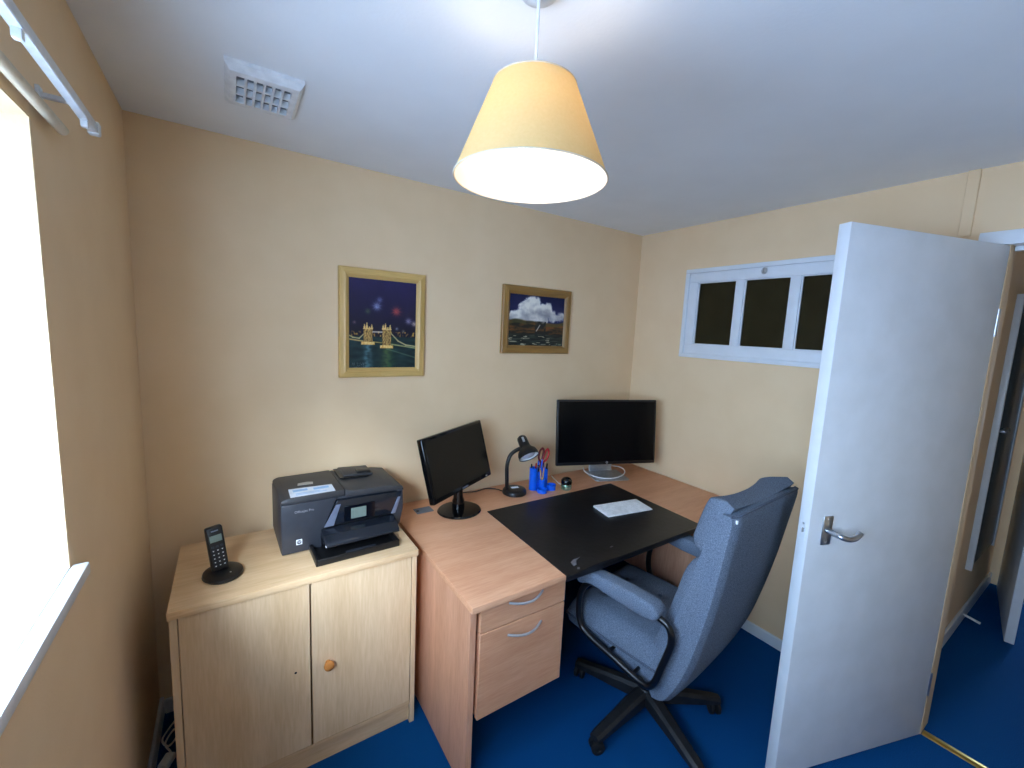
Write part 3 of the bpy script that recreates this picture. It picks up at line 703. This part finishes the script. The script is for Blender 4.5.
tag(obj('white_cable', tube([(2.215,-.02,cz-.004), (2.175,-.075,cz-.003), (2.152,-.16,cz), (2.168,-.225,cz+.001), (2.215,-.262,cz+.001), (2.29,-.265,cz+.001), (2.37,-.235,cz+.001), (2.43,-.18,cz), (2.455,-.12,cz-.003), (2.43,-.07,cz-.004)], .0034, 8, 6), 'white'), 'white cable looped around the foot of the widescreen monitor', 'cable')

# ---- desk lamp
dl_ = thing('desk_lamp', 'black gooseneck desk lamp beside the blue pen pot', 'desk lamp', (1.566, -.165, DZ))
bs = obj('base', lathe([(0,0),(.064,0),(.067,.004),(.066,.018),(.060,.026),(.045,.030),(0,.031)], 40), 'black', dl_)
obj('base_label', xf(box((-.022, -.010, .0305), (.022, .012, .0318), .0004, 1), T(.004, .004, 0) @ RZ(R(-12))), 'paper', bs, label='small white label')
obj('gooseneck', tube([(-.046,.006,.024), (-.050,.006,.09), (-.053,.005,.165), (-.036,.004,.218), (-.004,-.002,.244), (.026,-.014,.258)], .0105, 14, 6), 'black', dl_)
ax = Vector((0, -.68, -.73)).normalized(); q = Vector((0,0,-1)).rotation_difference(ax).to_matrix().to_4x4()
top = Vector((.040, .020, .312))
hm = T(*top) @ q
prof = [(0,.004),(.014,.002),(.024,-.006),(.0275,-.018),(.029,-.062),(.034,-.074),(.050,-.090),(.0565,-.108),(.057,-.126),(.054,-.126),(.0535,-.110),(.046,-.094),(.030,-.078),(0,-.074)]
hd = obj('lamp_head', xf(lathe(prof, 36), hm), 'black', dl_)
obj('head_badge', xf(box((-.006, -.0295, -.045), (.006, -.0275, -.016), .0005, 1), hm @ RZ(R(-25))), 'alu', hd)
obj('reflector', xf(lathe([(.029,-.080),(.045,-.097),(.0525,-.112),(.0528,-.122)], 32, cap=False), hm), 'white', hd)
obj('bulb', xf(lathe([(0,-.074),(.013,-.078),(.030,-.100),(.038,-.112),(.036,-.118),(.018,-.124),(0,-.125)], 24), hm), plain('frosted_bulb_glass', (226,234,244), .25), hd)
tag(obj('lamp_cord', tube([(1.520,-.128,DZ+.004), (1.50,-.075,DZ+.004), (1.45,-.045,DZ+.004), (1.38,-.055,DZ+.004), (1.31,-.040,DZ+.004), (1.25,-.030,DZ+.004)], .0032, 8, 5), 'black'), 'thin black cord on the desk behind the gooseneck lamp', 'cord')

# ---- blue pen organiser, its pens
PX0, PY0 = 1.722, -.176
po = thing('pen_organiser', 'bright blue plastic organiser of joined tubes holding pens', 'pen holder', (PX0, PY0, DZ))
def cup(r, h, x, y, fl_=.004): return xf(lathe([(0,0),(r,0),(r,h),(r-.0022,h),(r-.0022,fl_),(0,fl_)], 26), T(x, y, 0))
for nm, r, h, x, y in (('tube', .0225, .128, -.030, .012), ('tube', .020, .100, .014, .024), ('tube', .019, .112, .052, .014), ('tube', .0185, .062, .012, -.016), ('tray', .027, .022, -.010, -.050), ('tray', .026, .030, .066, -.036)):
    obj(nm, cup(r, h, x, y), 'blue', po)
obj('web', boxes([((-.028, -.052, 0), (.060, .02, .004)), ((-.012, .004, .004), (-.008, .022, .08)), ((.030, .012, .004), (.035, .02, .08))], .001), 'blue', po)
def pen(name, label, cat, bx, by, tx, ty, z0, z1, r, mat, tipmat=None, group='pens in the blue organiser'):
    t = thing(name, label, cat, (PX0+bx, PY0+by, DZ+z0), 0, group)
    d = Vector((tx-bx, ty-by, z1-z0)); q_ = Vector((0,0,1)).rotation_difference(d).to_matrix().to_4x4(); L_ = d.length
    obj('barrel', xf(lathe([(0,0),(r*.3,0),(r,.012),(r,L_-.03),(r*.98,L_-.028)], 8), q_), mat, t)
    obj('end_cap', xf(lathe([(r*.98,L_-.028),(r*1.05,L_-.026),(r*.9,L_-.002),(0,L_)], 8), q_), tipmat or mat, t)
    return t
pen('ballpoint_pen', 'dark pen in the tall left tube of the organiser', 'pen', -.034, .012, -.042, .018, .005, .150, .0045, 'black')
pen('ballpoint_pen', 'red-brown pencil in the tall left tube of the organiser', 'pen', -.026, .010, -.020, .004, .005, .156, .004, plain('brown_pencil', (126,66,48), .4), 'red')
pen('ballpoint_pen', 'dark blue pen in the rear middle tube of the organiser', 'pen', .012, .026, .016, .030, .005, .160, .005, 'navy_pen', 'blue')
pen('ballpoint_pen', 'bright blue capped pen behind the pencils in the organiser', 'pen', .018, .020, .030, .014, .005, .168, .0045, 'blue')
pen('wooden_pencil', 'pale wooden pencil leaning left in the short front tube', 'pencil', .014, -.016, .000, -.010, .005, .122, .0037, 'pencil')
pen('wooden_pencil', 'pale wooden pencil leaning right in the short front tube', 'pencil', .010, -.016, .026, -.012, .005, .130, .0037, 'pencil', plain('pink_eraser', (206,150,140), .5))
pen('ballpoint_pen', 'black pen in the right tube of the organiser', 'pen', .056, .012, .064, .010, .005, .140, .0045, 'black')
pen('ballpoint_pen', 'navy pen with pale clip in the right tube of the organiser', 'pen', .048, .016, .046, .020, .005, .146, .0042, 'navy_pen')
sc = thing('scissors', 'red-handled scissors standing behind the pens', 'scissors', (PX0+.002, PY0+.026, DZ+.006))
blade_m = T(0, 0, 0) @ RY(R(8))
obj('blade', xf(prism([(-.006,0), (.004,.0), (.008,.12), (-.008,.12)], -.001, .001, 'y'), blade_m), 'steel', sc)
for s in (-1, 1):
    pts = [(s*.006+.0, 0, .112), (s*.006, 0, .14), (s*.030, 0, .165), (s*.034, 0, .205), (s*.020, 0, .225), (s*.006, 0, .205), (s*.004, 0, .16)]
    obj('finger_loop', xf(tube(pts, .0062, 10, 4), blade_m @ RY(R(6))), 'red' if s > 0 else plain('dark_red_plastic', (120,20,34), .35), sc)

# ---- small domed gadget
gd = thing('domed_gadget', 'little black dome on a glassy green-silver foot by the mat', 'gadget', (1.868, -.250, DZ)); gd.scale = (1.45, 1.45, 1.35)
obj('foot', lathe([(0,0),(.019,0),(.021,.003),(.021,.020),(.019,.024),(0,.024)], 28), noisy('green_silver_glaze', (96,128,96), (190,206,180), 26, .15, .6, metallic=.6), gd)
obj('dome', lathe([(.0195,.022),(.0225,.028),(.0215,.040),(.015,.049),(.006,.0525),(0,.053)], 28), 'black_gloss', gd)
tag(obj('gadget_cable', tube([(1.872,-.217,DZ+.012), (1.882,-.170,DZ+.005), (1.905,-.10,DZ+.004), (1.925,-.045,DZ+.004)], .0030, 8, 4), 'white'), 'short white cable running from the black dome to the wall', 'cable')

# ------------------------------------------------------------------ office chair
CHR = R(10)
Oc = Vector((1.765, -1.0, 0)); Rt = Vector((1.715, -1.005, 0))
ch = thing('office_chair', 'grey-blue fabric swivel chair with looped black arms at the desk', 'office chair', Rt, CHR)
dloc = RZ(-CHR) @ (Oc-Rt)
DX, DY = dloc.x, dloc.y              # seat offset in chair coordinates (x = right, y = front)
def grid_solid(nx, nyy, fn_top, fn_bot):
    bm = bmesh.new(); g_ = {}
    for s, f_ in ((1, fn_top), (0, fn_bot)):
        for j in range(nyy+1):
            for i in range(nx+1): g_[s,i,j] = bm.verts.new(f_(i/nx, j/nyy))
        for j in range(nyy):
            for i in range(nx): bm.faces.new((g_[s,i,j], g_[s,i+1,j], g_[s,i+1,j+1], g_[s,i,j+1]))
    for i in range(nx):
        for j in (0, nyy): bm.faces.new((g_[1,i,j], g_[1,i+1,j], g_[0,i+1,j], g_[0,i,j]))
    for j in range(nyy):
        for i in (0, nx): bm.faces.new((g_[1,i,j], g_[1,i,j+1], g_[0,i,j+1], g_[0,i,j]))
    bmesh.ops.recalc_face_normals(bm, faces=bm.faces)
    return bm
def super_round(u, p=.10):           # 0 at the border, 1 inside
    d = min(u, 1-u); return 1 if d > p else math.sqrt(max(0, 1-(1-d/p)**2))
buttons = [(.32,.45), (.68,.45), (.32,.80), (.68,.80)]
# seat y from -.16 (rear) to .295 (front)
def seat_xy(u, v):
    hwid = .245; x = -hwid+2*hwid*u; y = -.17+.475*v
    return x, y
def seat_top(u, v):
    x, y = seat_xy(u, v); e = super_round(u, .13)*super_round(v, .12)
    z = .385+.075*e+.016*math.sin(math.pi*v)*math.sin(math.pi*u)
    for bu, bv in buttons: z -= .022*math.exp(-(((u-bu)/.06)**2+((v-bv)/.06)**2))
    z += .012*v-.004
    return (x+DX, y+DY, z)
def seat_bot(u, v):
    x, y = seat_xy(u, v); return (x+DX, y+DY, .385+.012*v-.006)
seat = obj('seat', grid_solid(36, 36, seat_top, seat_bot), 'fabric', ch, 60)
for bu, bv in buttons:
    x, y, z = seat_top(bu, bv)
    obj('button', xf(lathe([(0,-.004),(.011,-.002),(.010,.003),(.005,.006),(0,.0065)], 16), T(x, y, z)), 'fabric_dark', seat)
def under_top(u, v):
    x, y = seat_xy(u, v); return (x*.985+DX, y*.985+DY, .380+.012*v)
def under_bot(u, v):
    x, y = seat_xy(u, v); k = super_round(u, .25)*super_round(v, .2)
    return (x*.97+DX, (y-.005)*.97+DY, .290+.012*(1-k)+.050*v)
obj('seat_underside', grid_solid(16, 16, under_top, under_bot), 'fabric', ch, 60)
hwid = .247
pp = [(hwid, -.14, .378), (hwid, .25, .388), (hwid-.05, .302, .390), (-hwid+.05, .302, .390), (-hwid, .25, .388), (-hwid, -.14, .378)]
obj('piping', tube([(x+DX, y+DY, z) for x, y, z in pp], .0045, 8, 5), 'fabric_dark', seat)
# backrest: rear and front profiles (y, z) from the bottom up
rear = [(-.120,.262), (-.165,.285), (-.205,.36), (-.240,.46), (-.272,.60), (-.300,.76), (-.318,.90), (-.332,1.02), (-.326,1.048)]
front = [(-.075,.300), (-.085,.34), (-.100,.40), (-.125,.47), (-.160,.58), (-.195,.72), (-.225,.86), (-.262,1.00), (-.285,1.045)]
def prof_at(P, t):
    s = t*(len(P)-1); i = min(int(s), len(P)-2); f_ = s-i
    p0 = P[max(0,i-1)]; p1 = P[i]; p2 = P[i+1]; p3 = P[min(len(P)-1,i+2)]
    return tuple(.5*((2*b)+(c-a)*f_+(2*a-5*b+4*c-d)*f_*f_+(3*b-a-3*c+d)*f_**3) for a, b, c, d in zip(p0, p1, p2, p3))
def skew(u, v): return -.055*u*(.30+.70*v)
def bw(t): return .243-.02*max(0, (.25-t)/.25)
def back_rear(u, v):
    y, z = prof_at(rear, v); k = 1-abs(2*u-1)**2.6
    e = super_round(u, .035)
    return ((2*u-1)*(bw(v)+.012)+DX, y-.012*k+.012*(1-e)+skew(u, v)+DY, z+.012*k*(1 if v > .95 else 0))
def back_front(u, v):
    y, z = prof_at(front, v); k = 1-abs(2*u-1)**3
    return ((2*u-1)*bw(v)+DX, y-.010*k+skew(u, v)+DY, z+.012*k*(1 if v > .95 else 0))
bk = obj('backrest', grid_solid(28, 40, back_rear, back_front), 'fabric', ch, 38)
# lumbar and head cushions on the front of the back
def pad(vlo, vhi, thick, wide, topbulge):
    def f_(u, v):
        vv = vlo+(vhi-vlo)*v; y, z = prof_at(front, vv); e = super_round(u, .14)*super_round(v, .16)
        wing = .030*abs(2*u-1)**2.2
        return ((2*u-1)*wide+DX, y+thick*e+wing*e+DY-.006+skew(u, vv), z+topbulge*v*(.55+.45*abs(2*u-1)**2))
    def b_(u, v):
        vv = vlo+(vhi-vlo)*v; y, z = prof_at(front, vv); return ((2*u-1)*wide+DX, y-.03+skew(u, vv)+DY, z+topbulge*v*.6*(.55+.45*abs(2*u-1)**2))
    return grid_solid(26, 22, f_, b_)
obj('lumbar_cushion', pad(.10, .755, .040, .222, 0), 'fabric', bk, 60)
obj('head_cushion', pad(.765, .995, .052, .232, .042), 'fabric', bk, 60)
obj('seam_piping', tube([tuple(back_rear(k/24, .998)) for k in range(25)], .0045, 8), 'fabric_dark', bk)
obj('seam_tag', box((-.246+DX, -.333+DY, 1.028), (-.236+DX, -.325+DY, 1.040), .001, 1), 'white', bk)
# arms
loop = [(.125,.618), (.168,.606), (.200,.560), (.212,.490), (.198,.415), (.150,.385), (.03,.360), (-.085,.338), (-.130,.358), (-.158,.450), (-.182,.550), (-.168,.604), (-.120,.622)]
for s in (-1, 1):
    xa = s*.285+DX
    fr_ = obj('arm_frame', tube([(xa, y+DY, z) for y, z in loop], .0125, 12, 5, False, 1.0), 'tube', ch)
    obj('frame_bolt', xf(lathe([(0,0),(.008,0),(.008,.06),(0,.06)], 10), T(xa, .06+DY, .366) @ RY(R(-90*s))), 'tube', fr_)
    obj('frame_bolt', xf(lathe([(0,0),(.008,0),(.008,.06),(0,.06)], 10), T(xa, -.05+DY, .346) @ RY(R(-90*s))), 'tube', fr_)
    arc = [(.214,.618), (.208,.645), (.185,.664), (.14,.672), (.04,.676), (-.06,.676), (-.118,.672), (-.140,.655), (-.142,.632), (-.126,.612), (-.08,.606), (.04,.612), (.12,.622), (.16,.618), (.19,.604), (.206,.604)]
    bm = prism([(y+DY, z) for y, z in arc], xa-.035, xa+.035, 'x', .014, 3)
    obj('arm_pad', bm, 'fabric', ch, 60)
# swivel base
obj('tilt_mechanism', boxes([((DX-.09, DY-.13, .262), (DX+.09, DY+.13, .300)), ((DX*.5-.05, -.06, .235), (DX*.5+.05, .06, .268))], .006), 'base_plastic', ch)
obj('gas_column', lathe([(0,.07),(.030,.07),(.030,.16),(.022,.165),(.022,.25),(0,.25)], 24), 'tube', ch)
obj('base_hub', lathe([(0,.055),(.040,.055),(.046,.075),(.042,.110),(.034,.122),(0,.124)], 28), 'base_plastic', ch)
def star_leg():
    bm = bmesh.new(); rings = []
    for x, hw_, z0, z1 in ((.030,.030,.066,.120), (.10,.028,.062,.114), (.20,.025,.058,.098), (.295,.024,.056,.084), (.322,.020,.058,.078)):
        rings.append([bm.verts.new(p) for p in ((x,-hw_,z0), (x,hw_,z0), (x,hw_,z1-.010), (x,hw_*.55,z1), (x,-hw_*.55,z1), (x,-hw_,z1-.010))])
    for a, b in zip(rings, rings[1:]):
        for k in range(6): bm.faces.new((a[k], a[(k+1)%6], b[(k+1)%6], b[k]))
    bm.faces.new(rings[0]); bm.faces.new(rings[-1]); return bm
def castor():
    bm = bmesh.new()
    for s in (-1, 1): merge(bm, lathe([(0,-.009),(.020,-.009),(.026,-.006),(.026,.006),(.020,.009),(.010,.009),(.008,.006),(0,.006)], 22), T(0, s*.014, .026) @ RX(R(-90*s)))
    merge(bm, lathe([(0,.02),(.007,.02),(.007,.062),(0,.062)], 10)); add_box(bm, (-.012, -.006, .026), (.012, .006, .052), .003)
    return bm
l0 = c0 = None
for k, a in enumerate((40, 112, 184, 256, 328)):
    an = R(a)-CHR
    if l0 is None: l = l0 = obj('leg', star_leg(), 'base_plastic', ch, 30); c = c0 = obj('castor', castor(), 'rubber', l, 35, loc=(.304, 0, 0))
    else:
        l = l0.copy(); COL.objects.link(l); l.parent = ch; c = c0.copy(); COL.objects.link(c); c.parent = l
    l.rotation_euler = (0, 0, an); c.rotation_euler = (0, 0, R(40+k*57))

# ------------------------------------------------------------------ extension lead in the corner
el = thing('white_cable', 'white cable with plug coiled on the carpet left of the cabinet', 'cable', (.05, -.2, 0))
obj('lead', tube([(.026,.185,.06), (.022,.165,.01), (-.012,.10,.008), (-.030,.05,.008), (-.008,.010,.008), (.014,.040,.010), (.004,.075,.014), (-.018,.020,.016), (.0,-.02,.010), (.002,-.036,.010)], .0034, 8, 6), 'white', el)
obj('plug', xf(box((-.016, -.026, 0), (.016, .026, .026), .005, 2), T(-.006, -.064, .0005) @ RZ(R(-25))), 'white', el)
